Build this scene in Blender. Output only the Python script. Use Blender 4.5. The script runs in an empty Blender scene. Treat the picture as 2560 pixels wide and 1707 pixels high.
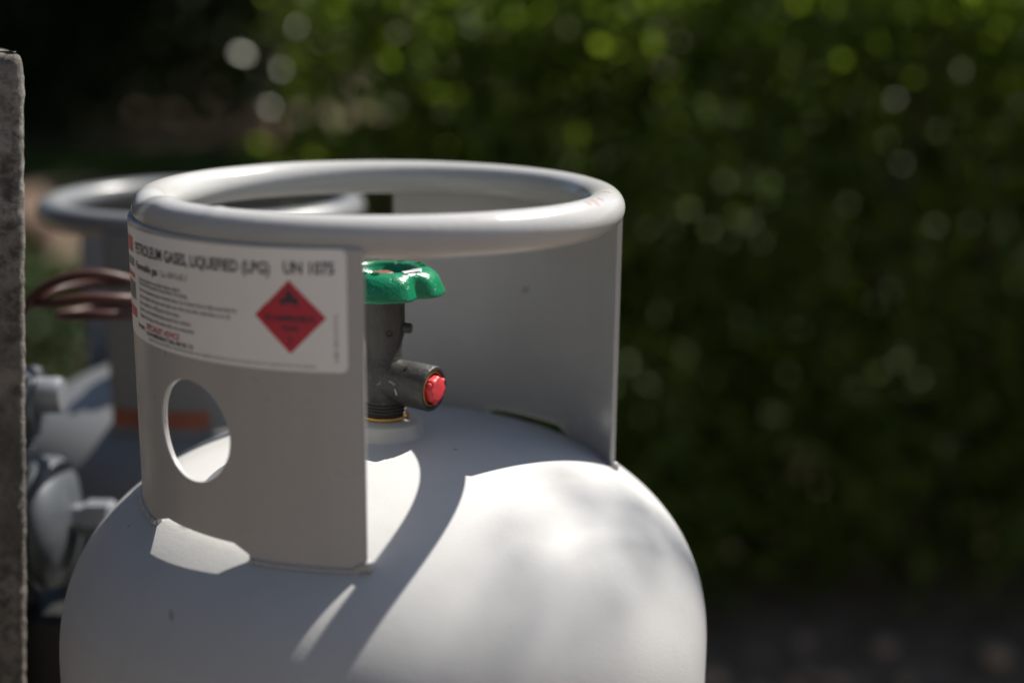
import bpy, bmesh, math, random
import numpy as np
from mathutils import Vector, Matrix, noise
from mathutils.geometry import delaunay_2d_cdt

R_ = math.radians
scene = bpy.context.scene
col = scene.collection
random.seed(7)
rng = np.random.default_rng(11)
ZR = 1.24                       # height of the carrying ring of the front cylinder

# ------------------------------------------------------------------ camera
cam_d = bpy.data.cameras.new('camera')
cam = bpy.data.objects.new('camera', cam_d)
col.objects.link(cam)
fwd = Vector((0.09518756, 0.9678854, -0.23267397))
rgt = Vector((0.99540639, -0.09495715, 0.01221739))
upv = Vector((0.01026902, 0.23276809, 0.97247805))
cam.matrix_world = Matrix(((rgt.x, upv.x, -fwd.x, 0), (rgt.y, upv.y, -fwd.y, -0.74936),
                           (rgt.z, upv.z, -fwd.z, ZR + 0.09968), (0, 0, 0, 1)))
cam_d.sensor_width = 36
cam_d.lens = 47.16
cam_d.clip_start = 0.02
cam_d.clip_end = 400
cam_d.dof.use_dof = True
cam_d.dof.aperture_fstop = 2.25
cam_d.dof.focus_distance = 0.726
scene.camera = cam

# ------------------------------------------------------------------ light
SUN_AZ, SUN_EL = 37.2, 49.8     # azimuth counter-clockwise from +X
world = bpy.data.worlds.new('World')
scene.world = world
world.use_nodes = True
wn = world.node_tree
bg = wn.nodes['Background']
sky = wn.nodes.new('ShaderNodeTexSky')
sky.sky_type = 'NISHITA'
sky.sun_disc = False
sky.sun_elevation = R_(SUN_EL)
sky.sun_rotation = R_(90 - SUN_AZ)
wn.links.new(sky.outputs[0], bg.inputs[0])
bg.inputs[1].default_value = 0.056
sun_d = bpy.data.lights.new('sun', 'SUN')
sun_d.energy = 5.0
sun_d.angle = R_(0.53)
sun_d.color = (1.0, 0.95, 0.87)
sun = bpy.data.objects.new('sun', sun_d)
col.objects.link(sun)
sdir = Vector((math.cos(R_(SUN_EL)) * math.cos(R_(SUN_AZ)), math.cos(R_(SUN_EL)) * math.sin(R_(SUN_AZ)), math.sin(R_(SUN_EL))))
sun.rotation_euler = sdir.to_track_quat('Z', 'Y').to_euler()
sun.location = (4, 4, 6)
scene.view_settings.view_transform = 'Standard'
scene.view_settings.look = 'None'
scene.view_settings.exposure = 0.95
scene.view_settings.gamma = 1.0
scene.view_settings.use_curve_mapping = False


# ------------------------------------------------------------------ helpers
def tag(o, label=None, cat=None, group=None, kind=None):
    if label: o['label'] = label
    if cat: o['category'] = cat
    if group: o['group'] = group
    if kind: o['kind'] = kind
    return o


def empty(name, loc):
    o = bpy.data.objects.new(name, None)
    o.empty_display_size = 0.1
    o.location = loc
    col.objects.link(o)
    return o


def build(name, verts, faces, mat, parent=None, smooth=35, loc=None):
    me = bpy.data.meshes.new(name)
    me.from_pydata([tuple(v) for v in verts], [], faces)
    me.materials.append(mat)
    bm = bmesh.new(); bm.from_mesh(me)
    bmesh.ops.recalc_face_normals(bm, faces=bm.faces)
    bm.to_mesh(me); bm.free()
    if smooth:
        me.polygons.foreach_set('use_smooth', [True] * len(me.polygons))
        me.set_sharp_from_angle(angle=R_(smooth))
    me.update()
    o = bpy.data.objects.new(name, me)
    col.objects.link(o)
    if parent: o.parent = parent
    if loc: o.location = loc
    return o


def merge(parts):
    V, F = [], []
    for v, f in parts:
        n = len(V)
        V += [tuple(p) for p in v]
        F += [tuple(i + n for i in q) for q in f]
    return V, F


def lathe(prof, seg=64, M=None, rad=None):
    """prof: list of (r, z); closed at the ends when r==0.  rad(theta, i) optional radius factor"""
    V, F = [], []
    n = len(prof)
    for i, (r, z) in enumerate(prof):
        for k in range(seg):
            t = 2 * math.pi * k / seg
            rr = r * (rad(t, i) if rad else 1)
            V.append(Vector((rr * math.cos(t), rr * math.sin(t), z)))
    for i in range(n - 1):
        for k in range(seg):
            a, b = i * seg + k, i * seg + (k + 1) % seg
            F.append((a, b, b + seg, a + seg))
    if prof[0][0] > 1e-6: F.append(tuple(range(seg - 1, -1, -1)))
    if prof[-1][0] > 1e-6: F.append(tuple((n - 1) * seg + k for k in range(seg)))
    if M is not None: V = [M @ v for v in V]
    return V, F


def along(p, d):
    """matrix placing local +Z along d at p"""
    q = Vector(d).normalized().to_track_quat('Z', 'Y')
    return Matrix.Translation(Vector(p)) @ q.to_matrix().to_4x4()


def smooth_path(pts, n=12):
    P = [Vector(p) for p in pts]
    out = []
    for i in range(len(P) - 1):
        p0, p1, p2, p3 = P[max(i - 1, 0)], P[i], P[i + 1], P[min(i + 2, len(P) - 1)]
        for k in range(n):
            t = k / n
            out.append(0.5 * ((2 * p1) + (p2 - p0) * t + (2 * p0 - 5 * p1 + 4 * p2 - p3) * t * t + (3 * p1 - p0 - 3 * p2 + p3) * t ** 3))
    out.append(P[-1])
    return out


def sweep(path, rad, seg=12):
    V, F = [], []
    n = len(path)
    up = Vector((0, 0, 1))
    for i, p in enumerate(path):
        d = (path[min(i + 1, n - 1)] - path[max(i - 1, 0)]).normalized()
        if abs(d.dot(up)) > 0.97: up = Vector((0.3, 1, 0)).normalized()
        a = d.cross(up).normalized(); b = a.cross(d); up = b
        r = rad(i / (n - 1)) if callable(rad) else rad
        for k in range(seg):
            t = 2 * math.pi * k / seg
            V.append(p + r * (math.cos(t) * a + math.sin(t) * b))
    for i in range(n - 1):
        for k in range(seg):
            q, w = i * seg + k, i * seg + (k + 1) % seg
            F.append((q, w, w + seg, q + seg))
    F.append(tuple(range(seg - 1, -1, -1)))
    F.append(tuple((n - 1) * seg + k for k in range(seg)))
    return V, F


def boxm(c, s, M=None):
    V = [Vector((c[0] + s[0] * x, c[1] + s[1] * y, c[2] + s[2] * z)) for x in (-.5, .5) for y in (-.5, .5) for z in (-.5, .5)]
    F = [(0, 1, 3, 2), (4, 6, 7, 5), (0, 4, 5, 1), (2, 3, 7, 6), (0, 2, 6, 4), (1, 5, 7, 3)]
    if M is not None: V = [M @ v for v in V]
    return V, F


def bevel(o, w, seg=2, ang=40):
    m = o.modifiers.new('bevel', 'BEVEL')
    m.width = w; m.segments = seg; m.limit_method = 'ANGLE'; m.angle_limit = R_(ang)
    return o


# ------------------------------------------------------------------ materials
class MatB:
    def __init__(s, name):
        s.m = bpy.data.materials.new(name); s.m.use_nodes = True
        s.t = s.m.node_tree; s.b = s.t.nodes['Principled BSDF']; s.out = s.t.nodes['Material Output']
        s.tc = s.t.nodes.new('ShaderNodeTexCoord')

    def n(s, typ, **kw):
        nd = s.t.nodes.new(typ)
        for k, v in kw.items(): setattr(nd, k, v)
        return nd

    def l(s, a, b): s.t.links.new(a, b)

    def noise(s, scale, detail=4, rough=.55, coord='Object', stretch=None):
        nd = s.n('ShaderNodeTexNoise')
        nd.inputs['Scale'].default_value = scale; nd.inputs['Detail'].default_value = detail; nd.inputs['Roughness'].default_value = rough
        src = s.tc.outputs[coord]
        if stretch:
            mp = s.n('ShaderNodeMapping'); mp.inputs['Scale'].default_value = stretch
            s.l(src, mp.inputs[0]); src = mp.outputs[0]
        s.l(src, nd.inputs['Vector'])
        return nd.outputs['Fac']

    def ramp(s, fac, stops):
        nd = s.n('ShaderNodeValToRGB')
        e = nd.color_ramp.elements
        while len(e) < len(stops): e.new(.5)
        for q, (p, c) in zip(e, stops):
            q.position = p
            q.color = (c, c, c, 1) if isinstance(c, (int, float)) else (*c, 1)
        s.l(fac, nd.inputs[0])
        return nd.outputs[0]

    def mix(s, fac, a, b, blend='MIX'):
        nd = s.n('ShaderNodeMix', data_type='RGBA', blend_type=blend)
        for sock, v in ((nd.inputs[0], fac), (nd.inputs[6], a), (nd.inputs[7], b)):
            if hasattr(v, 'is_linked'): s.l(v, sock)
            elif isinstance(v, (int, float)): sock.default_value = v
            else: sock.default_value = (*v, 1)
        return nd.outputs[2]

    def math(s, op, a, b=0.0, clamp=False):
        nd = s.n('ShaderNodeMath', operation=op); nd.use_clamp = clamp
        for sock, v in ((nd.inputs[0], a), (nd.inputs[1], b)):
            if hasattr(v, 'is_linked'): s.l(v, sock)
            else: sock.default_value = v
        return nd.outputs[0]

    def bump(s, h, strength, dist, prev=None):
        nd = s.n('ShaderNodeBump'); nd.inputs['Strength'].default_value = strength; nd.inputs['Distance'].default_value = dist
        s.l(h, nd.inputs['Height'])
        if prev is not None: s.l(prev, nd.inputs['Normal'])
        return nd.outputs[0]

    def set(s, color=None, rough=None, normal=None, metal=None, spec=None):
        for nm, v in (('Base Color', color), ('Roughness', rough), ('Normal', normal), ('Metallic', metal), ('Specular IOR Level', spec)):
            if v is None: continue
            if hasattr(v, 'is_linked'): s.l(v, s.b.inputs[nm])
            elif isinstance(v, (int, float)): s.b.inputs[nm].default_value = v
            else: s.b.inputs[nm].default_value = (*v, 1)
        return s.m


def spot(B, p, r, ragged):
    """0..1 mask of one ragged mark round an object-space point"""
    d = B.n('ShaderNodeVectorMath', operation='DISTANCE')
    B.l(B.tc.outputs['Object'], d.inputs[0]); d.inputs[1].default_value = p
    q = B.math('DIVIDE', d.outputs['Value'], r)
    q = B.math('ADD', q, B.math('MULTIPLY', B.math('SUBTRACT', ragged, .5), 2.6))
    return B.math('SUBTRACT', 1.0, B.ramp(q, [(.75, 0.0), (.9, 1.0)]))


def m_paint(name, base, rough, marks=(), dirt=.5, peel=.10, spec=.4, pscale=420, pdist=.0012, mk=.5, wav=.06):
    B = MatB(name)
    big = B.noise(9, 5, .6)
    c = B.mix(B.ramp(big, [(.35, 0.0), (.75, 1.0)]), base, tuple(v * (.93 if i < 2 else .90) for i, v in enumerate(base)))
    sp = B.ramp(B.noise(170, 3, .7), [(.705, 0.0), (.735, 1.0)])          # small dirt specks
    sp = B.math('MULTIPLY', sp, B.ramp(B.noise(14, 2), [(.52, 0.0), (.66, dirt)]))
    c = B.mix(sp, c, (.10, .095, .085))
    rag = B.noise(260, 4, .65)
    for p, r, mc in marks:
        c = B.mix(B.math('MULTIPLY', spot(B, p, r, rag), mk), c, mc)
    ro = B.ramp(B.noise(22, 4), [(.3, rough - .05), (.7, rough + .07)])
    nrm = B.bump(B.noise(pscale, 2, .5), peel, pdist)
    nrm = B.bump(B.noise(30, 2, .5), .05, .004, nrm)
    nrm = B.bump(B.noise(13, 2, .5, stretch=(1, 1, .25)), wav, .006, nrm)
    st_ = B.ramp(B.noise(34, 5, .65, stretch=(1, 1, .10)), [(.50, 0.0), (.72, .22)])
    c = B.mix(st_, c, tuple(v * .72 for v in base))
    return B.set(c, ro, nrm, 0.0, spec)


RUST = (.34, .17, .09)
BODY = (.438, .437, .438)


def ringp(az, dr, dz): return ((0.1245 + dr) * math.cos(R_(az)), (0.1245 + dr) * math.sin(R_(az)), ZR + dz)


M = {}
M['body'] = m_paint('grey_cylinder_paint', BODY, .40, marks=[((-.1042, -.1254, ZR - .1877), .0035, (.16, .15, .14)), ((.0393, -.0294, ZR - .1356), .0018, (.05, .05, .05)),
                                                               ((-.1251, -.1084, ZR - .1914), .0022, (.2, .19, .18)), ((-.1381, -.0469, ZR - .1707), .0022, (.03, .03, .03)), ((-.131, -.052, ZR - .168), .0014, (.03, .03, .03))], peel=.12, spec=.05, pscale=620, pdist=.0008)
M['collar'] = m_paint('grey_collar_paint', (.40, .394, .388), .30, wav=.22, marks=[((.0925, .0973, ZR - .0695), .0022, (.12, .11, .10)), ((.0905, .0993, ZR - .0705), .0014, (.12, .11, .10))], peel=.10)
M['ring'] = m_paint('grey_ring_paint', (.42, .417, .414), .20, marks=[((.1207, -.0364, ZR + .0105), .0032, RUST), ((.1084, -.0695, ZR + .0098), .0034, RUST), ((.1130, -.0610, ZR + .0100), .0028, RUST), ((.1045, -.0750, ZR + .0098), .0024, RUST)], peel=.10)
M['paint2_shaded'] = m_paint('shaded_rear_cylinder_paint', (.145, .150, .158), .34, peel=.08)  # same grey paint, darkened to stand for shade on the rear cylinder


def m_simple(name, c, rough, metal=0.0, var=.15, scale=60, bump=.1, bscale=300, bd=.001, spec=.5):
    B = MatB(name)
    f = B.ramp(B.noise(scale, 4, .6), [(.3, 0.0), (.7, 1.0)])
    cc = B.mix(f, tuple(v * (1 - var) for v in c), tuple(min(1, v * (1 + var)) for v in c))
    nrm = B.bump(B.noise(bscale, 3), bump, bd)
    ro = B.ramp(B.noise(scale * 1.7, 3), [(.3, max(.05, rough - .07)), (.7, min(1, rough + .09))])
    return B.set(cc, ro, nrm, metal, spec)


def m_worn(name, c, wear, rough, scale, lo, hi, metal=0.0):
    B = MatB(name)
    f = B.ramp(B.noise(scale, 5, .7), [(lo, 0.0), (hi, 1.0)])
    cc = B.mix(B.ramp(B.noise(90, 3), [(.3, 0.0), (.7, 1.0)]), tuple(v * .8 for v in c), tuple(v * 1.15 for v in c))
    cc = B.mix(f, cc, wear)
    nrm = B.bump(B.noise(380, 4, .6), .45, .0012)
    return B.set(cc, rough, nrm, metal, .5)


M['green'] = m_worn('green_handwheel_paint', (.003, .155, .066), (.42, .47, .44), .22, 260, .63, .72)
M['worn'] = m_simple('worn_bare_metal', (.36, .37, .365), .45, .3, .2, 300, .3)
M['valve'] = m_worn('dark_grey_valve_paint', (.042, .041, .038), (.36, .36, .35), .42, 210, .66, .73, .25)
M['brass'] = m_simple('old_brass', (.45, .27, .09), .36, .9, .25, 200)
M['red'] = m_simple('red_plastic_plug', (.62, .040, .050), .50, 0, .10, 200, .2, 500)
M['rust_nut'] = m_simple('rusty_nut', (.16, .045, .022), .6, .2, .3, 300)
M['label'] = m_simple('white_vinyl_label', (.80, .80, .79), .38, 0, .02, 30, .03)
M['ink'] = m_simple('black_ink', (.035, .033, .05), .42, 0, .05)
M['greyink'] = m_simple('grey_ink', (.15, .15, .16), .42, 0, .05)
M['redink'] = m_simple('red_ink', (.48, .024, .050), .40, 0, .08, 40)
M['hose'] = m_simple('dark_red_brown_hose', (.050, .020, .016), .46, 0, .2, 40, spec=.25)
M['alu'] = m_simple('grey_die_cast_shaded', (.085, .095, .105), .45, .35, .12, 50)  # die-cast grey lowered to carry the regulator's shade
M['steel'] = m_simple('zinc_steel_shaded', (.24, .255, .28), .35, .5, .1, 80)  # plating tone lowered too, for the shade behind the slab
M['black'] = m_simple('black_plastic', (.012, .012, .012), .5, 0, .2, 60)
M['orange'] = m_simple('orange_seal', (.20, .055, .030), .5, 0, .2, 60)


def m_stone():
    B = MatB('weathered_concrete')
    n1 = B.noise(26, 8, .68); n2 = B.noise(120, 6, .7); n3 = B.noise(9, 4, .6)
    c = B.ramp(n1, [(.30, (.075, .066, .058)), (.47, (.19, .175, .155)), (.62, (.30, .28, .25)), (.78, (.40, .375, .34))])
    c = B.mix(B.ramp(n2, [(.38, .85), (.56, 0.0)]), c, (.060, .053, .045))
    c = B.mix(B.ramp(n3, [(.50, 0.0), (.64, .65)]), c, (.10, .095, .085))
    nrm = B.bump(n2, .7, .003)
    nrm = B.bump(B.noise(420, 5, .7), .6, .0015, nrm)
    return B.set(c, .93, nrm, 0, .25)


def m_ground():
    B = MatB('soil_and_paving')
    n1 = B.noise(1.3, 6, .6); n2 = B.noise(14, 7, .7)
    c = B.ramp(n1, [(.3, (.13, .098, .070)), (.5, (.19, .145, .105)), (.72, (.25, .195, .145))])
    c = B.mix(B.ramp(n2, [(.42, .6), (.6, 0.0)]), c, (.06, .045, .03))
    return B.set(c, .95, B.bump(n2, .8, .03), 0, .2)


def m_leaf(name, dark, light, gloss=.35, trans=.35, spec=.25):
    B = MatB(name)
    at = B.n('ShaderNodeAttribute', attribute_name='tone')
    c = B.mix(at.outputs['Fac'], dark, light)
    c = B.mix(.3, c, B.mix(B.noise(60, 3), tuple(v * .6 for v in dark), tuple(v * 1.3 for v in light)))
    B.set(c, gloss, None, 0, spec)
    tr = B.n('ShaderNodeBsdfTranslucent')
    tcol = B.mix(1.0, c, (1.45, 1.6, .45), 'MULTIPLY')
    B.l(tcol, tr.inputs[0])
    mx = B.n('ShaderNodeMixShader'); mx.inputs[0].default_value = trans
    B.l(B.b.outputs[0], mx.inputs[1]); B.l(tr.outputs[0], mx.inputs[2]); B.l(mx.outputs[0], B.out.inputs[0])
    return B.m


M['stone'] = m_stone()
M['ground'] = m_ground()
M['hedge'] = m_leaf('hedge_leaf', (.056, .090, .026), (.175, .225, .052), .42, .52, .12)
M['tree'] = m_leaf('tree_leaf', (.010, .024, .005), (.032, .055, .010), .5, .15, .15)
M['grass'] = m_leaf('grass_blade', (.05, .085, .018), (.11, .15, .035), .5, .3)
M['bark'] = m_simple('bark', (.085, .062, .045), .9, 0, .35, 25, .8, 60, .01)
M['pebble'] = m_simple('pale_pebble', (.33, .225, .15), .85, 0, .3, 20, .5, 90, .004)
M['pad'] = m_simple('dark_concrete', (.15, .135, .12), .9, 0, .3, 8, .5, 60, .004)
M['boulder'] = m_simple('brown_rock', (.12, .075, .050), .9, 0, .3, 6, .6, 25, .02)

# ------------------------------------------------------------------ setting: ground
N = 61
xs = np.concatenate([-np.geomspace(120, 2, 20), np.linspace(-1.9, 3.9, 40), np.geomspace(4, 120, 20)])
ys = np.concatenate([-np.geomspace(120, 2, 18), np.linspace(-1.9, 8, 60), np.geomspace(8.2, 160, 26)])
V = []
for y in ys:
    for x in xs:
        d = math.hypot(x + .05, y - .2)
        k = min(1, max(0, (d - .75) / 1.2))
        V.append((x, y, -.03 * k + k * .035 * (noise.fractal(Vector((x * .9, y * .9, 3)), 1, 2, 4))))
nx = len(xs)
F = [(j * nx + i, j * nx + i + 1, (j + 1) * nx + i + 1, (j + 1) * nx + i) for j in range(len(ys) - 1) for i in range(nx - 1)]
tag(build('ground', V, F, M['ground'], smooth=60), kind='structure')
M['lawn'] = m_simple('lawn_green', (.055, .080, .022), .9, 0, .5, 5, .9, 60, .03)
lx, ly = np.linspace(.1, 24, 30), np.geomspace(3.4, 21.5, 30)
LV = [(x, y, .05 + .03 * noise.noise(Vector((x, y, 0)))) for y in ly for x in lx]
tag(build('lawn', LV, [(j * 30 + i, j * 30 + i + 1, (j + 1) * 30 + i + 1, (j + 1) * 30 + i) for j in range(29) for i in range(29)], M['lawn'], smooth=60), kind='structure')
pad = build('concrete_pad', *boxm((-.14, .2, -.005), (.95, 1.05, .06)), M['pad'], smooth=0)
bevel(pad, .008)
tag(pad, kind='structure')

# house wall with window, added out of view to bounce warm sunlight
hw = empty('added_bounce_wall', (0, -3.4, 0))
M['render'] = m_simple('warm_wall_render', (.27, .252, .235), .9, 0, .12, 3, .5, 120, .003)
M['glass'] = m_simple('window_glass', (.02, .022, .025), .06, 0, .1)
M['whitewood'] = m_simple('white_window_frame', (.75, .74, .72), .5, 0, .05)
parts = []
for (x0_, x1_, z0_, z1_) in ((-5, -2.2, 0, 2.9), (-2.2, -.9, 0, .9), (-2.2, -.9, 2.15, 2.9), (-.9, 5, 0, 2.9)):
    parts.append(boxm(((x0_ + x1_) / 2, -.1, (z0_ + z1_) / 2 - .02), (x1_ - x0_, .2, z1_ - z0_)))
build('wall', *merge(parts), M['render'], hw, 0)
wf = build('window_frame', *merge([boxm((-1.55, -.05, .94), (1.28, .08, .06)), boxm((-1.55, -.05, 2.10), (1.28, .08, .06)), boxm((-2.16, -.05, 1.52), (.06, .08, 1.09)), boxm((-.94, -.05, 1.52), (.06, .08, 1.09)), boxm((-1.55, -.05, 1.52), (.05, .07, 1.09))]), M['whitewood'], hw, 0)
for xx_ in (-1.852, -1.248):
    build('pane', *boxm((xx_, -.06, 1.52), (.545, .006, 1.09)), M['glass'], wf, 0)
tag(hw, 'added wall with one window, out of view, bouncing warm light onto the gas cylinders', 'house wall')

# ------------------------------------------------------------------ gas cylinder
RB, DH, DZ, DN = .1888, .124, -.2575, 2.4


def domez(r):
    return DZ + DH * max(0.0, 1 - min(1, r / RB) ** DN) ** (1 / DN)


RP, TP = .1357, .0030            # collar plate mean radius and thickness
RO = RP + TP / 2
RING_R, RING_T = .1245, .0106


def plate_mesh(a0, a1, ztop, hole=None, slot=None, slot_h=.0035, corner=.003):
    """curved sheet from azimuth a0 to a1 (deg), foot following the dome, optional round hole and foot slot"""
    u0, u1 = R_(a0) * RP, R_(a1) * RP
    zb = domez(RP) - .004
    out = []
    n = 90
    for k in range(n + 1):
        u = u0 + (u1 - u0) * k / n
        out.append((u, zb))
    if slot:
        s0, s1 = R_(slot[0]) * RP, R_(slot[1]) * RP
        zs = domez(RP) + slot_h
        keep_l = [p for p in out if p[0] < s0 - .001]; keep_r = [p for p in out if p[0] > s1 + .001]
        zd = domez(RP) + .0014
        mid = [(s0, zb)] + [(s0 + .015 * k / 6, zd + (zs - zd) * k / 6) for k in range(6)]
        mid += [(s0 + .015 + (s1 - s0 - .024) * k / 34, zs) for k in range(35)]
        mid += [(s1 - .009 + .009 * k / 5, zs + (zd + .0008 - zs) * k / 5) for k in range(1, 6)] + [(s1, zb)]
        out = keep_l + mid + keep_r
    for k in range(1, 40): out.append((u1, zb + (ztop - corner - zb) * k / 40))
    for k in range(5):
        t = math.pi / 2 * k / 4
        out.append((u1 - corner + corner * math.cos(t), ztop - corner + corner * math.sin(t)))
    for k in range(1, n): out.append((u1 - corner + (u0 - u1 + 2 * corner) * k / n, ztop))
    for k in range(5):
        t = math.pi / 2 * (1 + k / 4)
        out.append((u0 + corner + corner * math.cos(t), ztop - corner + corner * math.sin(t)))
    for k in range(1, 40): out.append((u0, ztop - corner + (zb - ztop + corner) * k / 40))
    pts = [Vector(p) for p in out]
    ne = len(pts)
    edges = [(i, (i + 1) % ne) for i in range(ne)]
    if hole:
        hu, hz, hr = R_(hole[0]) * RP, hole[1], hole[2]
        m = 64
        for k in range(m):
            t = 2 * math.pi * k / m
            pts.append(Vector((hu + hr * math.cos(t), hz + hr * math.sin(t))))
        edges += [(ne + k, ne + (k + 1) % m) for k in range(m)]
    for i in range(1, 60):
        for j in range(1, 40):
            p = Vector((u0 + (u1 - u0) * i / 60, zb + (ztop - zb) * j / 40))
            if slot and s0 - .002 < p.x < s1 + .002 and p.y < zs + .001: continue
            if hole and abs(math.hypot(p.x - hu, p.y - hz) - hr) < .0015: continue
            if p.x < u0 + .001 or p.x > u1 - .001 or p.y > ztop - .001: continue
            pts.append(p)
    vo, eo, fo, *_ = delaunay_2d_cdt(pts, edges, [], 1, 1e-7)
    tri = []
    for f in fo:
        c = sum((vo[i] for i in f), Vector((0, 0))) / len(f)
        if hole and math.hypot(c.x - hu, c.y - hz) < hr * .995: continue
        tri.append(tuple(f))
    V = []
    for rr in (RP + TP / 2, RP - TP / 2):
        for p in vo:
            a = p.x / RP
            V.append((rr * math.cos(a), rr * math.sin(a), p.y))
    m = len(vo)
    F = [t for t in tri] + [tuple(i + m for i in reversed(t)) for t in tri]
    cnt = {}
    for t in tri:
        for i in range(3):
            e = (t[i], t[(i + 1) % 3])
            cnt[tuple(sorted(e))] = cnt.get(tuple(sorted(e)), []) + [e]
    for k, e in cnt.items():
        if len(e) == 1:
            a, b = e[0]
            F.append((b, a, a + m, b + m))
    return V, F


def blob(c, s, seed):
    V, F = lathe([(0.0001, -1), (.5, -.87), (.87, -.5), (1, 0), (.87, .5), (.5, .87), (.0001, 1)], 14)
    out = []
    for v in V:
        k = 1 + .28 * noise.noise(v * 1.4 + Vector((seed, seed * 2, 0)))
        out.append(Vector((c[0] + v.x * s[0] * k, c[1] + v.y * s[1] * k, c[2] + v.z * s[2] * k)))
    return out, F


def shift(vf, dz, dx=0): return [(v[0] + dx, v[1], v[2] + dz) for v in vf[0]], vf[1]


def make_cylinder(root, zr, mats, plates, detail=True):
    """zr: local height of the ring centre above the foot"""
    mb, mc, mr = mats
    # body: dome, wall, lower dome, foot ring
    prof = []
    for k in range(0, 61):
        t = math.pi / 2 * k / 60
        prof.append((RB * math.sin(t) ** (2 / DN), zr + DZ + DH * math.cos(t) ** (2 / DN)))
    prof[0] = (.0005, prof[0][1])
    prof = [(min(r, RB), z) for r, z in prof]
    prof += [(RB, zr + DZ - .02), (RB + .0006, zr + DZ - .05), (RB + .0006, .16), (RB - .004, .12), (RB - .03, .06), (RB - .034, .02), (.001, .02)]
    build('body', *shift(lathe(prof, 160), 0, .002), mb, root, 40)
    fr = [(RB - .04, .058), (RB - .028, .058), (RB - .028, .004), (RB - .031, 0), (RB - .037, 0), (RB - .04, .004)]
    build('foot_ring', *shift(lathe(fr + [fr[0]], 96), 0, .002), mb, root, 40)
    pl = []
    for (a0, a1, ztop, hole, slot, sh) in plates:
        o = build('collar_plate', *shift(plate_mesh(a0, a1, ztop, hole, slot, sh), zr), mc, root, 40)
        bevel(o, .0006, 2, 50)
        pl.append(o)
    # rolled tube ring
    V, F = [], []
    n, s = 240, 32
    for i in range(n):
        a = 2 * math.pi * i / n
        ad = (math.degrees(a) + 180) % 360 - 180
        dent = math.exp(-((ad + 163) / 5.0) ** 2) if detail else 0
        dent2 = math.exp(-((ad + 150) / 3.0) ** 2) if detail else 0
        seam = math.exp(-((ad + 129) / 1.0) ** 2) if detail else 0
        for k in range(s):
            p = 2 * math.pi * k / s
            rt = RING_T * (1 + .012 * noise.noise(Vector((math.cos(a) * 3, math.sin(a) * 3, p * .5))))
            inner = max(0, -math.cos(p - .9))
            rt *= 1 - .24 * dent * max(0, math.sin(p)) + .08 * dent2 * max(0, math.sin(p)) + .045 * seam
            rr = RING_R + rt * math.cos(p)
            V.append((rr * math.cos(a), rr * math.sin(a), zr + rt * math.sin(p)))
    for i in range(n):
        for k in range(s):
            F.append((i * s + k, ((i + 1) % n) * s + k, ((i + 1) % n) * s + (k + 1) % s, i * s + (k + 1) % s))
    build('carrying_ring', V, F, mr, root, 60)
    # neck boss on the crown
    zt = zr + domez(0)
    pr = [(.0004, zt + .0095), (.0125, zt + .0095), (.0205, zt + .0090), (.0218, zt + .0078), (.0224, zt + .002), (.0238, zt - .0005), (.028, zt - .0025), (.030, zt - .006)]
    build('neck_boss', *lathe(pr, 72), mc, root, 40)
    # short weld runs at the plate corners
    k = 0
    for (a0, a1, *_r) in plates:
        for a, sg in ((a0, 1), (a1, -1)):
            aa = R_(a)
            bl = []
            for j in range(3):
                ab = aa + sg * (-.002 + j * .020)
                bl.append(blob(((RP + .001) * math.cos(ab), (RP + .001) * math.sin(ab), zr + domez(RP) + .0018 - .0007 * j), (.0031 - .0005 * j, .0031 - .0005 * j, .0030 - .0005 * j), k * 3 + j))
            build('weld_bead', *merge(bl), mc, root, 60)
            k += 1
        # thin uneven weld seam along the outside of the plate foot, interrupted at the slot
        runs = [(a0 + 1.5, _r[2][0] - .5), (_r[2][1] + .5, a1 - 1.5)]
        for (b0, b1) in runs:
            path = [Vector(((RO + .0004) * math.cos(R_(a)), (RO + .0004) * math.sin(R_(a)), zr + domez(RO) + .0002)) for a in np.linspace(b0, b1, 90)]
            build('weld_seam', *sweep(path, lambda t, b0=b0: .0013 * (1 + .30 * noise.noise(Vector((t * 38, b0, 0))) + .25 * math.sin(t * 210)), 10), mc, root, 60)
    return pl


cyl = empty('gas_cylinder', (0, 0, 0.0))
tag(cyl, 'light grey steel gas cylinder in front with a white hazard label on its collar', 'gas cylinder', 'gas cylinders beside the concrete slab')
SLOT_F = (-151.5, -119.5)
plates_front = make_cylinder(cyl, ZR, (M['body'], M['collar'], M['ring']), [
    (-186.0, -93.7, -.0035, (-134.4, -.1010, .0262), SLOT_F, .0066),
    (2.2, 87.0, -.0035, None, (28.0, 61.0), .0072)])

# --- valve of the front cylinder
VX = Vector((0.0, 0.0, ZR))
stem = [(.0004, -.0445), (.0070, -.0445), (.0072, -.0520), (.0112, -.0525), (.0121, -.0535), (.0123, -.0700), (.0119, -.0745), (.0107, -.0800), (.0102, -.0860), (.0112, -.0905),
        (.0134, -.0940), (.0138, -.0975), (.0138, -.1085), (.0131, -.1120), (.0126, -.1130)]
z = -.1136
while z > -.1215:
    stem += [(.0128, z), (.0117, z - .0006), (.0117, z - .0009), (.0128, z - .0015)]
    z -= .0019
stem += [(.0120, -.1232), (.0120, -.126)]
adir = Vector((math.cos(R_(-35)), math.sin(R_(-35)), -.04)).normalized()
arm = [(.0128, .004), (.0127, .0175), (.0131, .0180), (.0131, .0330), (.0126, .0341), (.0112, .0343), (.0104, .0336), (.0101, .026), (.0004, .026)]
AC = Vector((0, 0, ZR - .1015))
valve = build('valve', *merge([shift(lathe(stem, 56), ZR), lathe(arm, 48, along(AC, adir))]), M['valve'], cyl, 35)
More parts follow.
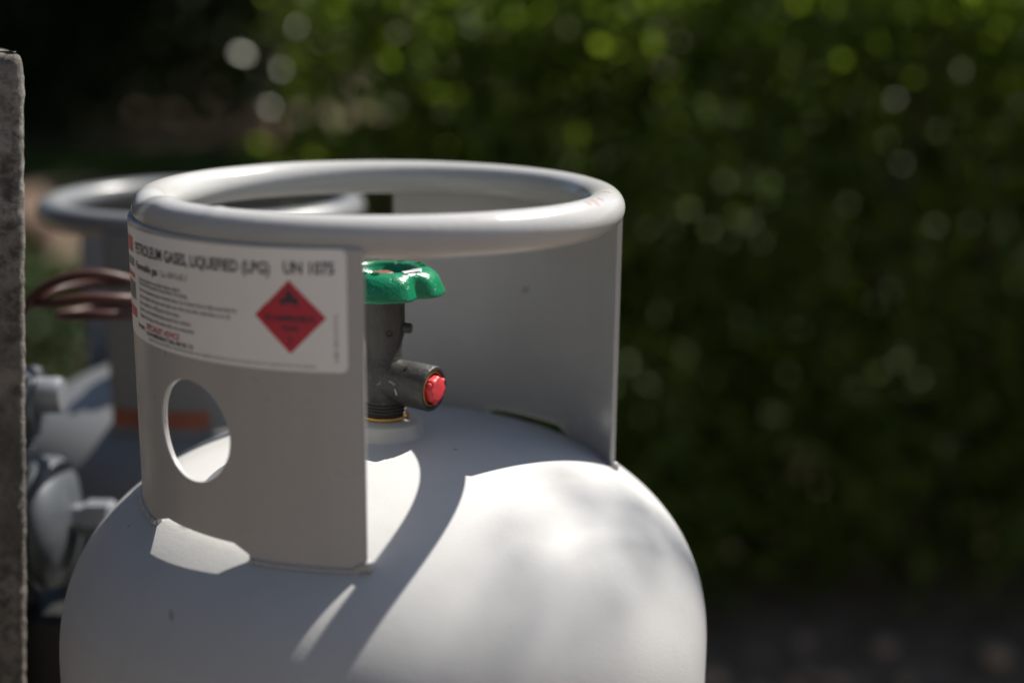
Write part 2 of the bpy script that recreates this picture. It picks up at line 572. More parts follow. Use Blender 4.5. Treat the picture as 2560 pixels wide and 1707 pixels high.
# small lug, screw hole rim and cast marks
lug = lathe([(.0004, .0168), (.0022, .0166), (.0029, .0158), (.0031, .010)], 20, along((0, 0, ZR - .0705), (1, -.25, -.05)))
build('lug', *lug, M['valve'], valve, 40)
build('vent_hole', *lathe([(.0004, .01185), (.0012, .01195), (.0015, .0126), (.0017, .0126), (.0019, .0119)], 16, along((0, 0, ZR - .0725), (.28, -1, 0))), M['black'], valve, 40)
side = Vector((0, 0, 1)).cross(adir).normalized()
ph = AC + adir * .020 + (Vector((0, 0, 1)) * .0112 - side * .0068)
build('vent_hole', *lathe([(.0004, .0004), (.0010, .0004), (.0012, -.002)], 14, along(ph, Vector((0, 0, 1)) * .85 - side * .55)), M['black'], valve, 40)
build('outlet_insert', *lathe([(.0101, .0280), (.0101, .0335), (.0093, .0337), (.0089, .0330), (.0089, .0290)], 40, along(AC, adir)), M['brass'], valve, 40)


def octr(t, i): return 1 + .045 * math.cos(8 * t + .4) + .03 * math.sin(3 * t + i)


build('outlet_plug', *lathe([(.0073, .027), (.0076, .0335), (.0075, .0360), (.0068, .0371), (.0054, .0374), (.0004, .0372)], 48, along(AC, adir), octr), M['red'], valve, 30)
for t in (R_(28), R_(150), R_(268)):
    pm = along(AC, adir) @ Vector((.0076 * math.cos(t), .0076 * math.sin(t), .0352))
    build('plug_tab', *blob(pm, (.0014, .0014, .0014), t), M['red'], valve, 60)
build('sealing_ring', *shift(lathe([(.0122, -.1218), (.0139, -.1220), (.0143, -.1228), (.0139, -.1238), (.0122, -.1240)], 56), ZR), M['brass'], valve, 50)
build('cast_mark', *merge([blob(AC + adir * (.013 + .0013 * k) + side * (-.0125) + Vector((0, 0, .0035 - .0006 * k)), (.0009, .0005, .0004), k) for k in range(3)] +
                          [blob(AC + adir * (.0165 + .0004 * k) + side * (-.0127) + Vector((0, 0, -.001 - .0011 * k)), (.0006, .0005, .0008), k + 5) for k in range(3)]), M['worn'], valve, 60)

# --- green handwheel
HW = [(.0062, -.0070, 0), (.0064, -.0050, 0), (.0075, -.0046, 0), (.0085, -.0062, 0), (.0125, -.0068, 0), (.0155, -.0058, 0), (.0170, -.0020, 0), (.0182, -.0004, .05), (.0205, 0, .1), (.0232, -.0003, .25), (.0258, -.0012, .45), (.0282, -.0030, .7),
      (.0302, -.0056, .9), (.0316, -.0088, 1), (.0329, -.0118, 1), (.0336, -.0134, 1), (.0334, -.0143, 1), (.0322, -.0147, 1), (.0290, -.0144, .9), (.0250, -.0125, .5), (.0200, -.0115, .2), (.0115, -.0115, 0), (.0070, -.0115, 0)]


def lobes(t, i):
    w = HW[i][2]
    g = ((1 + math.cos(5 * (t - R_(-50)))) / 2) ** 4
    return 1.05 - w * .185 * g + (.05 if w == 0 else 0) * 0


wheel = build('handwheel', *shift(lathe([(r, zz) for r, zz, w in HW], 180, None, lobes), ZR - .0362), M['green'], valve, 60)
build('wheel_nut', *shift(lathe([(.0062, -.0060), (.0061, -.0036), (.0052, -.0030), (.0004, -.0029)], 6), ZR - .0362), M['rust_nut'], valve, 30)


def rim_mark(a, r, shape):
    """raised worn mark on top of the wheel rim"""
    V, F = [], []
    for zz in (-.0008, .0006):
        for (p, q) in shape:
            rr = r + q; t = R_(a) + p / r
            V.append((rr * math.cos(t), rr * math.sin(t), ZR - .0362 + zz - max(0, rr - .0225) * .28))
    n = len(shape)
    F.append(tuple(range(n - 1, -1, -1))); F.append(tuple(range(n, 2 * n)))
    for i in range(n): F.append((i, (i + 1) % n, n + (i + 1) % n, n + i))
    return V, F


arrow = [(-.008, -.0016), (.002, -.0016), (.002, -.0034), (.0085, 0), (.002, .0034), (.002, .0016), (-.008, .0016)]
build('raised_arrow', *rim_mark(-42, .0232, arrow), M['worn'], valve, 0)
for a in (-100, -118, 8, 26, 62):
    V, F = [], []
    for i in range(20):
        t = 2 * math.pi * i / 20
        for (w, zz) in ((.0026, -.0008), (.0025, .0005), (.0016, .0005), (.0015, -.0008)):
            p = Vector((w * math.cos(t), w * .8 * math.sin(t)))
            rr = .0228 + p.y; aa = R_(a) + p.x / .0228
            V.append((rr * math.cos(aa), rr * math.sin(aa), ZR - .0362 + zz))
    F = [(i * 4 + k, i * 4 + (k + 1) % 4, ((i + 1) % 20) * 4 + (k + 1) % 4, ((i + 1) % 20) * 4 + k) for i in range(20) for k in range(4)]
    build('raised_letter', V, F, M['green'], valve, 40)

# --- label on the front collar plate
LU0, LU1, LZ0, LZ1 = -.172, .0, -.0622, -.0035
LAZ = R_(-97.0)


def wrap(u, v, off):
    """label coordinates (m, u right, v height) to the plate's outside"""
    a = LAZ + u / RO
    r = RO + off
    return (r * math.cos(a), r * math.sin(a), ZR + v + .018 * u * (1 if v > -.03 else .45))


def wrap_sheet(poly, off, grid=.0025):
    pts = [Vector(p) for p in poly]
    n = len(pts)
    edges = [(i, (i + 1) % n) for i in range(n)]
    x0, x1 = min(p.x for p in pts), max(p.x for p in pts)
    y0, y1 = min(p.y for p in pts), max(p.y for p in pts)
    nx, ny = max(2, int((x1 - x0) / grid)), max(2, int((y1 - y0) / (grid * 3)))
    for i in range(1, nx):
        for j in range(1, ny): pts.append(Vector((x0 + (x1 - x0) * i / nx, y0 + (y1 - y0) * j / ny)))
    vo, eo, fo, *_ = delaunay_2d_cdt(pts, edges, [], 1, 1e-7)
    return [wrap(p.x, p.y, off) for p in vo], [tuple(f) for f in fo]


def dens(poly, step=.002):
    out = []
    for i, p in enumerate(poly):
        q = poly[(i + 1) % len(poly)]
        n = max(1, int(math.hypot(q[0] - p[0], q[1] - p[1]) / step))
        out += [(p[0] + (q[0] - p[0]) * k / n, p[1] + (q[1] - p[1]) * k / n) for k in range(n)]
    return out


cr = .003
rect = [(LU0, LZ0), (LU1 - cr, LZ0)] + [(LU1 - cr + cr * math.sin(R_(t)), LZ0 + cr - cr * math.cos(R_(t))) for t in (30, 60, 90)] + \
       [(LU1, LZ1 - cr)] + [(LU1 - cr + cr * math.cos(R_(t)), LZ1 - cr + cr * math.sin(R_(t))) for t in (30, 60, 90)] + [(LU0, LZ1)]
label = build('warning_label', *wrap_sheet(dens(rect), .00012), M['label'], cyl, 60)


def text(name, body, u, v, cap, width=None, mat='ink', bold=0.0, align='LEFT', off=.00026, rot=0, parent=label):
    cu = bpy.data.curves.new('t', 'FONT')
    cu.body = body; cu.size = cap / .7; cu.offset = bold; cu.align_x = align; cu.resolution_u = 3
    ob = bpy.data.objects.new('t', cu); col.objects.link(ob)
    dg = bpy.context.evaluated_depsgraph_get()
    me = bpy.data.meshes.new_from_object(ob.evaluated_get(dg))
    bpy.data.objects.remove(ob); bpy.data.curves.remove(cu)
    P = [q.co.copy() for q in me.vertices]
    F = [tuple(p.vertices) for p in me.polygons]
    bpy.data.meshes.remove(me)
    w = max(p.x for p in P) - min(p.x for p in P)
    k = width / w if width else 1
    V = []
    for p in P:
        x, y = p.x * k, p.y
        if rot: x, y = -y, x
        V.append(wrap(u + x, v + y, off))
    return build(name, V, F, M[mat], parent, 0)


text('title_text', 'PETROLEUM GASES, LIQUEFIED (LPG)', -.1435, -.0158, .0056, .1062, bold=.00022)
text('title_text', 'UN 1075', -.0304, -.0152, .0057, .0245, bold=.00022)
text('subtitle_text', 'Flammable gas', -.1435, -.0238, .0038, .030, bold=.00014)
text('subtitle_text', 'Cas. 68476-85-7', -.1105, -.0237, .0033, .0235, 'greyink')
lines = [('Keep the container in an upright position outdoors.', -.0295, .047), ('Keep away from heat, sparks and open flames. No smoking.', -.0329, .052),
         ('Do not use in basements, pits or enclosed spaces. Gas is heavier than air. May cause flash fire.', -.0363, .084),
         ('Leak test all joints with soapy water before use. Never test with a naked flame, turn off.', -.0397, .080),
         ('Return cylinder to a filling point when empty.', -.0431, .045), ('Store in a well ventilated place away from children.', -.0465, .054), ('Replace the plug in the outlet when not connected.', -.0499, .056)]
for s, v, w in lines:
    text('body_text', s, -.1395, v, .0021, w, 'greyink', bold=.00004)
text('advice_text', 'SPECIALIST ADVICE', -.1300, -.0548, .0030, .0345, 'redink', bold=.0001)
text('advice_text', 'IN AN EMERGENCY DIAL 000 OR 112', -.1300, -.0578, .0021, .045, 'ink', bold=.00010)
text('body_text', 'Emergency', -.1445, -.0560, .0024, .0115, 'ink', bold=.0001)
text('address_text', 'Supplied by the gas distributor. Keep this label clean and readable at all times and do not paint over it or remove it from the cylinder.', -.1280, -.0602, .0016, .113, 'greyink')
text('batch_text', 'LABEL 45KG LPG 0715', -.0045, -.0575, .0017, None, 'greyink', rot=1)
for (u0, u1, v0, v1, mt) in ((-.166, -.1490, -.0165, -.0085, 'redink'), (-.166, -.1475, -.030, -.0275, 'redink'), (-.166, -.1470, -.0525, -.0475, 'redink'), (-.166, -.1475, -.024, -.0195, 'greyink'), (-.166, -.1472, -.043, -.0335, 'greyink')):
    build('printed_block', *wrap_sheet(dens([(u0, v0), (u1, v0), (u1, v1), (u0, v1)]), .00026), M[mt], label, 0)
# red diamond: white rim line, flame, words
DU, DV, DS = -.0276, -.0360, .0178
dia = build('hazard_diamond', *wrap_sheet(dens([(DU, DV - DS), (DU + DS, DV), (DU, DV + DS), (DU - DS, DV)], .0015), .00026), M['redink'], label, 0)
text('diamond_text', 'FLAMMABLE', DU, DV - .0022, .0029, .0245, 'ink', bold=.0001, align='CENTER', off=.0004)
text('diamond_text', 'GAS', DU, DV - .0070, .0031, .0085, 'ink', bold=.0001, align='CENTER', off=.0004)
text('diamond_text', '2', DU, DV - .0130, .0034, None, 'ink', bold=.00008, align='CENTER', off=.0004)
fl = [(-.0030, .0000), (-.0046, .0022), (-.0046, .0046), (-.0030, .0064), (-.0030, .0050), (-.0018, .0056), (-.0016, .0084), (.0002, .0108), (.0006, .0082), (.0022, .0072), (.0020, .0052), (.0034, .0062), (.0046, .0040), (.0044, .0018), (.0030, .0000),
      (.0034, .0018), (.0020, .0030), (.0012, .0020), (.0002, .0036), (-.0010, .0018), (-.0022, .0030), (-.0034, .0016)]
build('flame_symbol', *wrap_sheet(dens([(DU + x, DV + .0040 + y * .95) for x, y in fl], .001), .0004, .002), M['ink'], label, 0)

# ------------------------------------------------------------------ rear cylinder
C2 = Vector((-.150, .405, 0))
cyl2 = empty('gas_cylinder', (C2.x, C2.y, 0.0))
tag(cyl2, 'blurred grey gas cylinder behind, joined to the brown hose', 'gas cylinder', 'gas cylinders beside the concrete slab')
ZR2 = ZR - .057
make_cylinder(cyl2, ZR2, (M['paint2_shaded'], M['paint2_shaded'], M['paint2_shaded']), [
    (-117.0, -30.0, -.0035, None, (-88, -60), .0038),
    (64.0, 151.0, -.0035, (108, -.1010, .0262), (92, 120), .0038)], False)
# faded orange strip round the foot of the rear collar
ob_ = []
for a_ in np.linspace(-116, -84, 30):
    for z_ in (.006, .020):
        ob_.append(((RO + .0008) * math.cos(R_(a_)), (RO + .0008) * math.sin(R_(a_)), ZR2 + domez(RP) + z_))
tag(build('foot_strip', ob_, [(2 * i, 2 * i + 2, 2 * i + 3, 2 * i + 1) for i in range(29)], M['orange'], cyl2, 60), 'faded orange strip round the collar foot')
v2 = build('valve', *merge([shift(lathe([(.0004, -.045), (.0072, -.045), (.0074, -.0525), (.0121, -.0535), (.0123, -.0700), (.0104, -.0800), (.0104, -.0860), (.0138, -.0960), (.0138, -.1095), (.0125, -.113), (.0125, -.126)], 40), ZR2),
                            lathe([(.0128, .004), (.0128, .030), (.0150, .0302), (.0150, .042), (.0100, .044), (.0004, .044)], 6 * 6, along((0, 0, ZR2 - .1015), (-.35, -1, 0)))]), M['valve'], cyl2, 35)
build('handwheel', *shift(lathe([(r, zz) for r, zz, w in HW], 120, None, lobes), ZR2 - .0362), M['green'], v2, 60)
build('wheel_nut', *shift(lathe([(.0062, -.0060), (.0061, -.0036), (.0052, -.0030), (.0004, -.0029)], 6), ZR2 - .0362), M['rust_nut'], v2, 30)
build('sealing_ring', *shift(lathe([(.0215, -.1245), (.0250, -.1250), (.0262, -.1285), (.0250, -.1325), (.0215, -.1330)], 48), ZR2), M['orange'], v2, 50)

# ------------------------------------------------------------------ concrete slab at the left
def slab():
    sec = []
    xe, y0, y1 = 0.0, .030, .095
    for x in np.linspace(-.34, -.06, 18): sec.append((x, y0, 0, -1))
    for x in np.linspace(-.056, -.006, 22): sec.append((x, y0, 0, -1))
    for t in np.linspace(0, 90, 7): sec.append((xe - .005 + .005 * math.sin(R_(t)), y0 + .005 - .005 * math.cos(R_(t)), math.sin(R_(t)), -math.cos(R_(t))))
    for y in np.linspace(y0 + .008, y1 - .006, 18): sec.append((xe - .36 * (y - y0 - .005), y, .94, .34))
    for x in np.linspace(-.04, -.34, 12): sec.append((x, y1, 0, 1))
    top = ZR + .0795
    zs = list(np.linspace(0.02, ZR - .36, 60)) + list(np.linspace(ZR - .357, top - .012, 190))
    rows = [(z, 0) for z in zs]
    for t in np.linspace(10, 90, 7): rows.append((top - .010 + .010 * math.sin(R_(t)), .010 * (1 - math.cos(R_(t)))))
    V, F = [], []
    n = len(sec)
    for (z, ins) in rows:
        xo = -.1975 - (ZR + .078 - z) * .066
        for (x, y, nx_, ny_) in sec:
            p = Vector((x + xo, y, z))
            d = .0013 * noise.fractal(p * 38, .9, 2.1, 5) + .0008 * noise.fractal(p * 190, .8, 2.1, 4)
            if ny_ > -.9 and ny_ < .9 and nx_ > .1: d = .35 * d + .0006 * noise.fractal(Vector((3, y * 60, z * 150)), .7, 2.1, 5)
            V.append(Vector((x + xo + nx_ * (d - ins * .7), y + ny_ * (d - ins), z)))
    m = len(rows)
    for j in range(m - 1):
        for i in range(n):
            a, b = j * n + i, j * n + (i + 1) % n
            F.append((a, b, b + n, a + n))
    F.append(tuple((m - 1) * n + i for i in range(n)))
    F.append(tuple(range(n - 1, -1, -1)))
    return V, F


st = build('concrete_slab', *slab(), M['stone'], None, 50)
tag(st, 'rough weathered concrete slab standing upright at the left edge', 'slab')

# ------------------------------------------------------------------ regulator behind the slab and its hose
reg = empty('gas_regulator', (-.255, .16, 0.0))
tag(reg, 'grey metal gas regulator with round cover behind the concrete slab', 'regulator')


def rl(vf): return [(v[0] + .255, v[1] - .16, v[2]) for v in vf[0]], vf[1]


rz = ZR
build('bracket', *rl(merge([boxm((-.262, .1, rz - .42), (.03, .012, .9)), boxm((-.262, .135, rz - .245), (.03, .08, .02)), boxm((-.262, .10, .1), (.05, .016, .2))])), M['black'], reg, 0)
build('housing', *rl(lathe([(.0004, -.030), (.030, -.030), (.034, -.026), (.036, -.004), (.046, 0), (.0475, .003), (.0475, .007), (.045, .009)], 48, along((-.245, .172, rz - .250), (1, -.10, 0)))), M['alu'], reg, 35)
build('diaphragm_cover', *rl(lathe([(.0470, .0095), (.0470, .012), (.044, .017), (.034, .023), (.020, .0262), (.012, .027), (.0004, .027)], 48, along((-.245, .172, rz - .250), (1, -.10, 0)))), M['alu'], reg, 35)
build('outlet_connector', *rl(lathe([(.0115, .026), (.0115, .034), (.0145, .035), (.0145, .052), (.0120, .054), (.0120, .064), (.0004, .065)], 6, along((-.245, .172, rz - .247), (1, -.10, 0)))), M['steel'], reg, 30)
build('inlet_nut', *rl(lathe([(.0004, -.020), (.0245, -.020), (.026, -.017), (.026, -.001), (.0245, .002), (.0004, .002)], 6, along((-.236, .155, rz - .157), (1, -.05, 0)))), M['alu'], reg, 30)
build('inlet_bolt', *rl(lathe([(.0125, .001), (.0125, .016), (.0115, .0185), (.0004, .0190)], 28, along((-.236, .155, rz - .152), (1, -.05, .02)))), M['steel'], reg, 30)
build('inlet_pipe', *rl(sweep(smooth_path([(-.250, .155, rz - .185), (-.254, .158, rz - .20), (-.254, .165, rz - .215)], 6), .011, 16)), M['alu'], reg, 40)
build('outlet_pipe', *rl(sweep(smooth_path([(-.268, .172, rz - .285), (-.266, .172, rz - .40), (-.262, .172, rz - .70), (-.262, .172, .03)], 8), .013, 18)), M['black'], reg, 40)
build('dark_gap_box', *rl(boxm((-.236, .165, rz - .56), (.080, .066, .50))), M['black'], reg, 0)  # black box added to fill the dark shaded gap below the regulator
for zz in (rz - .305, rz - .355, rz - .40):
    build('pipe_collar', *rl(lathe([(.0132, -.009), (.0185, -.008), (.0190, 0), (.0185, .008), (.0132, .009)], 24, along((-.2675, .172, zz), (0, 0, 1)))), M['black'], reg, 40)

hp = [(-.243, .152, rz - .152), (-.2455, .152, rz - .118), (-.240, .150, rz - .095), (-.2255, .150, rz - .0775), (-.205, .150, rz - .0690), (-.186, .153, rz - .0685), (-.168, .165, rz - .0755), (-.160, .195, rz - .083), (-.178, .228, rz - .088), (-.212, .232, rz - .090),
      (-.236, .210, rz - .091), (-.240, .175, rz - .090), (-.222, .145, rz - .0865), (-.196, .137, rz - .0815), (-.170, .145, rz - .0835), (-.156, .175, rz - .0905), (-.165, .215, rz - .100), (-.195, .230, rz - .106), (-.222, .212, rz - .107),
      (-.222, .180, rz - .1025), (-.196, .162, rz - .098), (-.172, .175, rz - .101), (-.160, .225, rz - .112), (-.158, .290, rz - .128), (-.161, .345, rz - .142), (-.1648, .3640, ZR2 - .1015)]
tag(build('gas_hose', *sweep(smooth_path(hp, 10), .0035, 14), M['hose'], None, 60), 'coiled brown hose arching between concrete slab and rear gas cylinder', 'hose')


# ------------------------------------------------------------------ vegetation
def leaf_mesh(P, D, U, L, Wd, tone, mat, name, parent, fold=.25):
    """P positions, D leaf directions, U leaf normals, one folded six-corner leaf each"""
    n = len(P)
    D = D / np.linalg.norm(D, axis=1, keepdims=True)
    S = np.cross(D, U); S /= np.linalg.norm(S, axis=1, keepdims=True) + 1e-9
    Nn = np.cross(S, D)
    L = L[:, None]; Wd = Wd[:, None]
    a = P
    t = P + D * L - Nn * L * .12
    l1 = P + D * L * .35 + S * Wd + Nn * Wd * fold; r1 = P + D * L * .35 - S * Wd + Nn * Wd * fold
    l2 = P + D * L * .72 + S * Wd * .72 + Nn * Wd * fold * .6; r2 = P + D * L * .72 - S * Wd * .72 + Nn * Wd * fold * .6
    V = np.stack([a, l1, l2, t, r2, r1], 1).reshape(-1, 3)
    base = np.arange(n)[:, None] * 6
    F = np.concatenate([base + np.array([[0, 3, 2, 1]]), base + np.array([[0, 5, 4, 3]])], 1).reshape(-1)
    me = bpy.data.meshes.new(name)
    me.vertices.add(n * 6); me.vertices.foreach_set('co', V.astype(np.float32).ravel())
    me.loops.add(n * 8); me.loops.foreach_set('vertex_index', F.astype(np.int32))
    me.polygons.add(n * 2); me.polygons.foreach_set('loop_start', np.arange(n * 2, dtype=np.int32) * 4)
    me.update(calc_edges=True)
    at = me.attributes.new('tone', 'FLOAT', 'POINT'); at.data.foreach_set('value', np.repeat(tone, 6).astype(np.float32))
    me.materials.append(mat)
    o = bpy.data.objects.new(name, me); col.objects.link(o); o.parent = parent
    return o


def rand_dirs(n, bias=(0, 0, 0)):
    d = rng.normal(size=(n, 3)); d /= np.linalg.norm(d, axis=1, keepdims=True)
    return d + np.array(bias)


def clumped(centres, per, sig):
    c = np.repeat(centres, per, axis=0)
    return c + rng.normal(size=c.shape) * sig


def stems(name, root, segs, r0, parent_mat, n=8):
    parts = []
    for pts, ra, rb in segs:
        parts.append(sweep(smooth_path(pts, 4), lambda t, ra=ra, rb=rb: ra + (rb - ra) * t, n))
    return build(name, *merge(parts), parent_mat, root, 60)


# hedge along the right, starting just beyond the gap at the left
def hedge(name, x0, x1, y0, y1, h, nclump, per, leaf, lab, sig=.045, mat='hedge', step=.35):
    root = empty(name, ((x0 + x1) / 2, (y0 + y1) / 2, 0))
    ox, oy = root.location.x, root.location.y
    C = []
    while len(C) < nclump:
        x, y, z = rng.uniform(x0, x1), rng.uniform(y0, y1), rng.uniform(.03, h)
        # rounded section with lumps
        lump = noise.noise(Vector((x * 2.3, z * 2.3, 1.7)))
        yc, hw = (y0 + y1) / 2, (y1 - y0) / 2
        k = max(0, (z / h - .55) / .45)
        w = hw * math.sqrt(max(0.02, 1 - k * k)) * (1 + .30 * lump) * (.86 + .14 * min(1, z / .25))
        if abs(y - yc) > w: continue
        gap = noise.noise(Vector((x * 5.2 + 9, y * 5.2, z * 4.2)))
        if gap < -.12 and y < yc and rng.random() < .85: continue
        xe = min(x - x0, x1 - x)
        if xe < .25 + .2 * lump and rng.random() < .5: continue
        C.append((x - ox, y - oy, z))
    C = np.array(C)
    P = clumped(C, per, np.array([sig, sig, sig * .9]))
    P[:, 2] = np.abs(P[:, 2] - .01) + .01
    n = len(P)
    D = rand_dirs(n, (0, -.35, .35)); U = rand_dirs(n, (0, 0, 1.1))
    tone = np.clip(np.repeat(rng.random(len(C)) ** 1.6, per) * .75 + rng.random(n) * .35, 0, 1)
    L = rng.uniform(.7, 1.25, n) * leaf
    leaf_mesh(P, D, U, L, L * rng.uniform(.24, .34, n), tone, M[mat], 'foliage', root)['kind'] = 'stuff'
    sg = []
    xx = x0 + .15
    while xx < x1:
        b = Vector((xx - ox, rng.uniform(-.1, .1), 0))
        for q in range(5):
            e = b + Vector((rng.uniform(-.3, .3), rng.uniform(-.35, .35), h * rng.uniform(.6, .9)))
            mid = b.lerp(e, .5) + Vector((rng.uniform(-.06, .06), rng.uniform(-.06, .06), 0))
            sg.append(([b, b.lerp(e, .15), mid, e], .012, .004))
        xx += step * rng.uniform(.8, 1.2)
    stems('stems', root, sg, 0, M['bark'], 6)
    tag(root, lab, 'hedge')
    return root


hedge('leafy_hedge', -.22, 3.9, 2.02, 2.62, 1.62, 5100, 11, .056, 'tall leafy green hedge filling the right of the background')


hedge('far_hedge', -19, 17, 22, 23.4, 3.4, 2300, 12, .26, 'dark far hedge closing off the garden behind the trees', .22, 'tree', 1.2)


# a few leaves at the hedge's end, coloured pale to stand for glints
M['pale'] = m_leaf('leaf_glint_pale', (.40, .42, .33), (.58, .60, .50), .4, .2)
hroot = [o for o in bpy.data.objects if o.name == 'leafy_hedge'][0]
for (x_, y_, z_, sz_) in ((-.368, 2.96, 1.243, .037), (-.215, 2.95, 1.322, .056), (-.262, 2.98, 1.205, .034), (-.105, 2.96, 1.375, .044), (-.150, 2.97, 1.270, .034), (-.075, 2.97, 1.265, .036), (-.300, 3.0, 1.10, .028), (-.18, 2.95, 1.16, .034)):
    hv_ = (sdir + Vector((.1, -1, 0)) * .8).normalized()
    dd_ = Vector((rng.normal(), rng.normal(), rng.normal())).cross(hv_).normalized()
    pp_ = Vector((x_, y_, z_)) - hroot.location - dd_ * sz_ * .5
    leaf_mesh(np.array([tuple(pp_)]), np.array([tuple(dd_)]), np.array([tuple(hv_)]), np.array([sz_]), np.array([sz_ * .42]), np.array([.6]), M['pale'], 'glint_leaf', hroot)
    stems('leaf_twig', hroot, [([pp_, pp_ + Vector((.06, -.10, -.06)), pp_ + Vector((.16, -.28, -.10))], .0015, .003)], 0, M['bark'], 5)


def tree(name, base, trunk_h, crown_c, crown_r, nclump, per, leaf, lab, cat='tree', mat='tree', group=None, trunk_r=.14):
    root = empty(name, base)
    cc = Vector(crown_c) - Vector(base); cr_ = Vector(crown_r)
    sg = []
    top = Vector((rng.uniform(-.1, .1), rng.uniform(-.1, .1), trunk_h))
    sg.append(([(0, 0, -.05), (.03, .02, trunk_h * .4), top, cc + Vector((0, 0, cr_.z * .3))], trunk_r, trunk_r * .3))
    C = []
    while len(C) < nclump:
        d = rng.normal(size=3); d /= np.linalg.norm(d)
        r = rng.uniform(.35, 1) ** .5
        k = 1 + .28 * noise.noise(Vector(d * 2.2) + Vector(base))
        p = np.array([cc.x + d[0] * r * k * cr_.x, cc.y + d[1] * r * k * cr_.y, cc.z + d[2] * r * k * cr_.z])
        if p[2] < .03: continue
        C.append(p)
    C = np.array(C)
    for q in range(9):
        e = Vector(C[rng.integers(len(C))])
        sg.append(([top * rng.uniform(.5, 1.0), top.lerp(e, .4) + Vector((0, 0, .05 * cr_.z)), e], trunk_r * .4, .012))
    stems('trunk', root, sg, 0, M['bark'], 8)
    s = max(.06, .16 * min(cr_) ** .6)
    P = clumped(C, per, s); P[:, 2] = np.maximum(P[:, 2], .02 + rng.random(len(P)) * .05)
    n = len(P)
    tone = np.clip(np.repeat(rng.random(len(C)), per) * .6 + rng.random(n) * .45, 0, 1)
    L = rng.uniform(.7, 1.3, n) * leaf
    leaf_mesh(P, rand_dirs(n, (0, -.2, -.2)), rand_dirs(n, (0, 0, .9)), L, L * .32, tone, M[mat], 'crown', root)['kind'] = 'stuff'
    tag(root, lab, cat, group)
    return root


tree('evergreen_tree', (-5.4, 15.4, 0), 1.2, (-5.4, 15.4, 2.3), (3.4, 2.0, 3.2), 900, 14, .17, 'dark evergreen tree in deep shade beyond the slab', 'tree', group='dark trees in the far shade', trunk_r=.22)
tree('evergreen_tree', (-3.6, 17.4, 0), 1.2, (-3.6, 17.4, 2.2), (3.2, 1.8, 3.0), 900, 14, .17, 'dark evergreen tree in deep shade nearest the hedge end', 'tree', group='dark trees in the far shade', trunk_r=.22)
tree('evergreen_tree', (-9.6, 19.5, 0), 1.2, (-9.6, 19.5, 2.8), (3.4, 2.0, 3.4), 700, 14, .18, 'added dark evergreen tree, mostly unseen behind the concrete slab', 'tree', group='dark trees in the far shade', trunk_r=.22)  # mostly hidden tree, added for the far shade

for (bx, by, lb) in ((-5.4, -1.6, 'added tall dark tree out of view on the left, nearer one'), (-5.8, 2.6, 'added tall dark tree out of view on the left, farther one')):
    tree('evergreen_tree', (bx, by, 0), 1.4, (bx, by, 3.2), (2.2, 2.4, 3.2), 500, 14, .2, lb, 'tree', group='added trees out of view left of the slab', trunk_r=.2)  # unseen trees added to hold back sky light from the left
# trees added out of view beyond the hedge so their shadow darkens the far lawn
tree('added_shade_tree', (5.6, 18.5, 0), 2.6, (5.6, 18.5, 5.2), (3.6, 3.0, 2.8), 900, 14, .20, 'added shade tree hidden far beyond the leafy hedge', 'tree', group='dark trees in the far shade', trunk_r=.24)
tree('added_shade_tree', (2.6, 14.6, 0), 2.6, (-.6, 13.2, 3.9), (4.6, 3.6, 1.8), 1700, 14, .20, 'added shade tree with its crown above view over the far lawn', 'tree', group='dark trees in the far shade', trunk_r=.20)

# garden tree beside the hedge; one sparse limb reaches over the cylinders and throws soft leaf shadows
gt = empty('garden_tree', (5.2, 3.6, 0))
gb = Vector((5.2, 3.6, 0))
targets = [((.0985, -.0860, 1.0820), 2), ((.089, -.098, 1.080), 2), ((.092, -.078, 1.084), 1), ((.0767, -.1489, 1.0493), 1), ((.079, -.140, 1.060), 1), ((.140, -.045, 1.071), 1), ((.155, -.062, 1.060), 1)]
lp = []
tw = []
for (t_, k_) in targets:
    dist = rng.uniform(3.6, 4.2)
    c_ = Vector(t_) + sdir * dist - gb
    for q in range(k_):
        lp.append(c_ + Vector((rng.normal() * .017, rng.normal() * .017, rng.normal() * .03)))
    tw.append(c_)
hub = sum(tw, Vector()) / len(tw) + Vector((.45, .35, .25))
segs = [([(0, 0, -.05), (.05, .03, 1.2), (-.05, 0, 2.6), (.1, .2, 3.8)], .13, .05), ([(-.03, 0, 2.4), (-1.0, -.6, 3.3), hub], .05, .012)]
for c_ in tw:
    segs.append(([hub, hub.lerp(c_, .5) + Vector((.03, .02, .05)), c_], .006, .002))
cc_ = []
while len(cc_) < 420:
    d = rng.normal(size=3); d /= np.linalg.norm(d)
    r = rng.uniform(.3, 1) ** .5
    cc_.append((.6 + d[0] * r * 1.3, .5 + d[1] * r * 1.2, 4.0 + d[2] * r * 1.1))
cc_ = np.array(cc_)
for q in range(8):
    e = Vector(cc_[rng.integers(len(cc_))])
    segs.append(([(.0, .1, rng.uniform(2.2, 3.2)), Vector((.05, .1, 3.2)).lerp(e, .5), e], .035, .006))
stems('trunk', gt, segs, 0, M['bark'], 8)
P = np.concatenate([clumped(cc_, 12, .13), np.array([tuple(v) for v in lp])])
nn = len(P)
L = rng.uniform(.045, .075, nn)
L[-len(lp):] = rng.uniform(.030, .036, len(lp))
L[-len(lp):-len(lp) + 4] = .036
leaf_mesh(P, rand_dirs(nn, (0, 0, -.4)), rand_dirs(nn, (0, 0, 1.0)), L, L * .33, rng.random(nn), M['hedge'], 'crown', gt)['kind'] = 'stuff'
tag(gt, 'garden tree beyond the hedge whose leaves shade the front cylinder', 'tree')

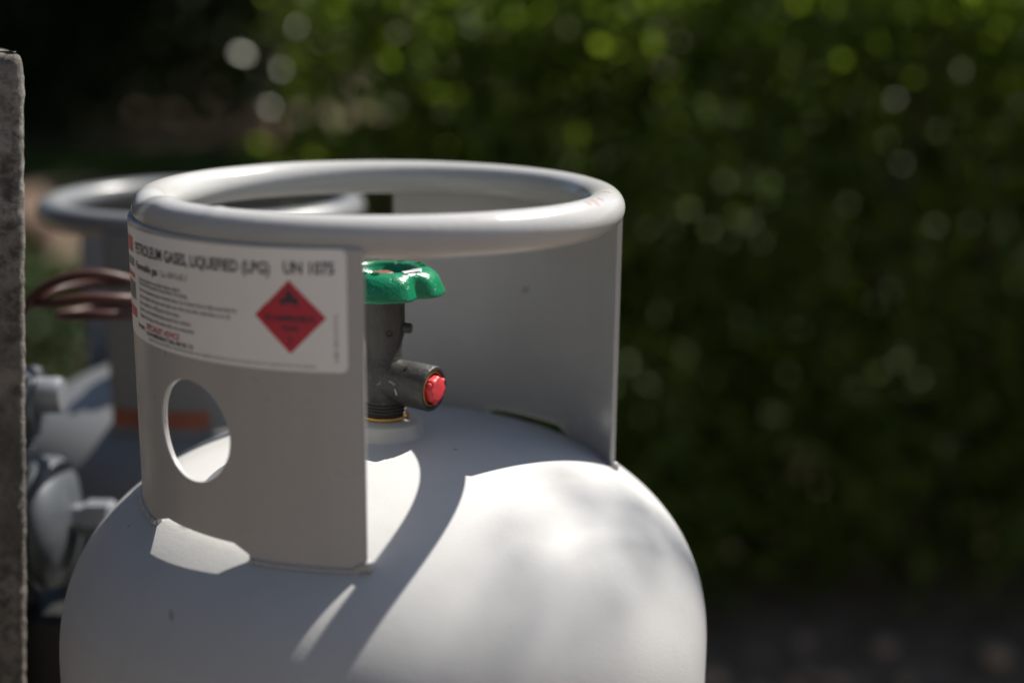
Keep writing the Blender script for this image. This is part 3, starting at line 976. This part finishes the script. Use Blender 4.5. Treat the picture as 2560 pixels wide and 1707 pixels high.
tree('low_shrub', (-1.78, 5.3, 0), .15, (-1.78, 5.3, .06), (.70, .40, .17), 200, 12, .06, 'low dark green shrub on the ground just right of the slab', 'shrub', mat='tree', trunk_r=.02)
tree('low_shrub', (-1.52, 4.35, 0), .15, (-1.52, 4.35, .14), (.55, .40, .26), 220, 12, .05, 'low dark green shrub nearest the rear cylinder, right of the slab', 'shrub', mat='tree', trunk_r=.02)
# rock on the ground far to the left, and grass
rv, rf = lathe([(.001, -.2), (.6, -.15), (.95, .0), (1, .25), (.8, .55), (.45, .75), (.001, .8)], 28)
rv = [Vector((v.x * .42 * (1 + .3 * noise.noise(v * 1.3)), v.y * .36 * (1 + .3 * noise.noise(v * 1.3 + Vector((4, 0, 0)))), v.z * .40 * (1 + .2 * noise.noise(v * 2)))) for v in rv]
M['sunsoil'] = m_simple('sunlit_soil_tan', (.34, .19, .10), .9, 0, .25, 6, .6, 25, .02)
soil_mound = build('brown_rock', [v * 1.0 for v in rv], rf, M['sunsoil'], None, 60, (-1.50, 14.7, -.02))  # mound added in place of a patch of sunlit soil
tag(soil_mound, 'added tan mound standing for sunlit soil far off at the hedge end', 'rock')
rk = build('brown_rock', rv, rf, M['boulder'], None, 60, (-2.25, 7.6, -.02))
tag(rk, 'blurred brown rock on the ground between slab and rear cylinder', 'rock')

n = 26000
gx, gy = rng.uniform(-9, 1.5, n), rng.uniform(10.6, 13.4, n)
P = np.stack([gx, gy, np.full(n, -.03)], 1)
g = leaf_mesh(P, rand_dirs(n, (0, 0, 1.6)), rand_dirs(n, (0, -1, .2)), rng.uniform(.05, .12, n), rng.uniform(.004, .008, n), rng.random(n), M['grass'], 'lawn_grass', None)
tag(g, 'strip of short green lawn grass far behind the rear cylinder', 'grass', kind='stuff')

# loose pale stones at the foot of the hedge
cnt = 0
for i in range(30):
    x, y = rng.uniform(.45, 2.1), rng.uniform(1.45, 2.05)
    s = rng.uniform(.012, .045)
    V, F = lathe([(.001, -.6), (.7, -.45), (1, 0), (.75, .45), (.001, .6)], 9)
    V = [Vector((v.x * s * (1 + .35 * noise.noise(v * 1.5 + Vector((i, 0, 0)))), v.y * s * .8 * (1 + .35 * noise.noise(v * 1.5 + Vector((0, i, 0)))), v.z * s * .8)) for v in V]
    o = build('loose_stone', V, F, M['pebble'], None, 50, (x, y, -.03 + s * .3))
    o.rotation_euler.z = rng.uniform(0, 6)
    tag(o, 'loose pale stone on the ground at the foot of the hedge', 'stone', 'loose stones at the hedge foot')
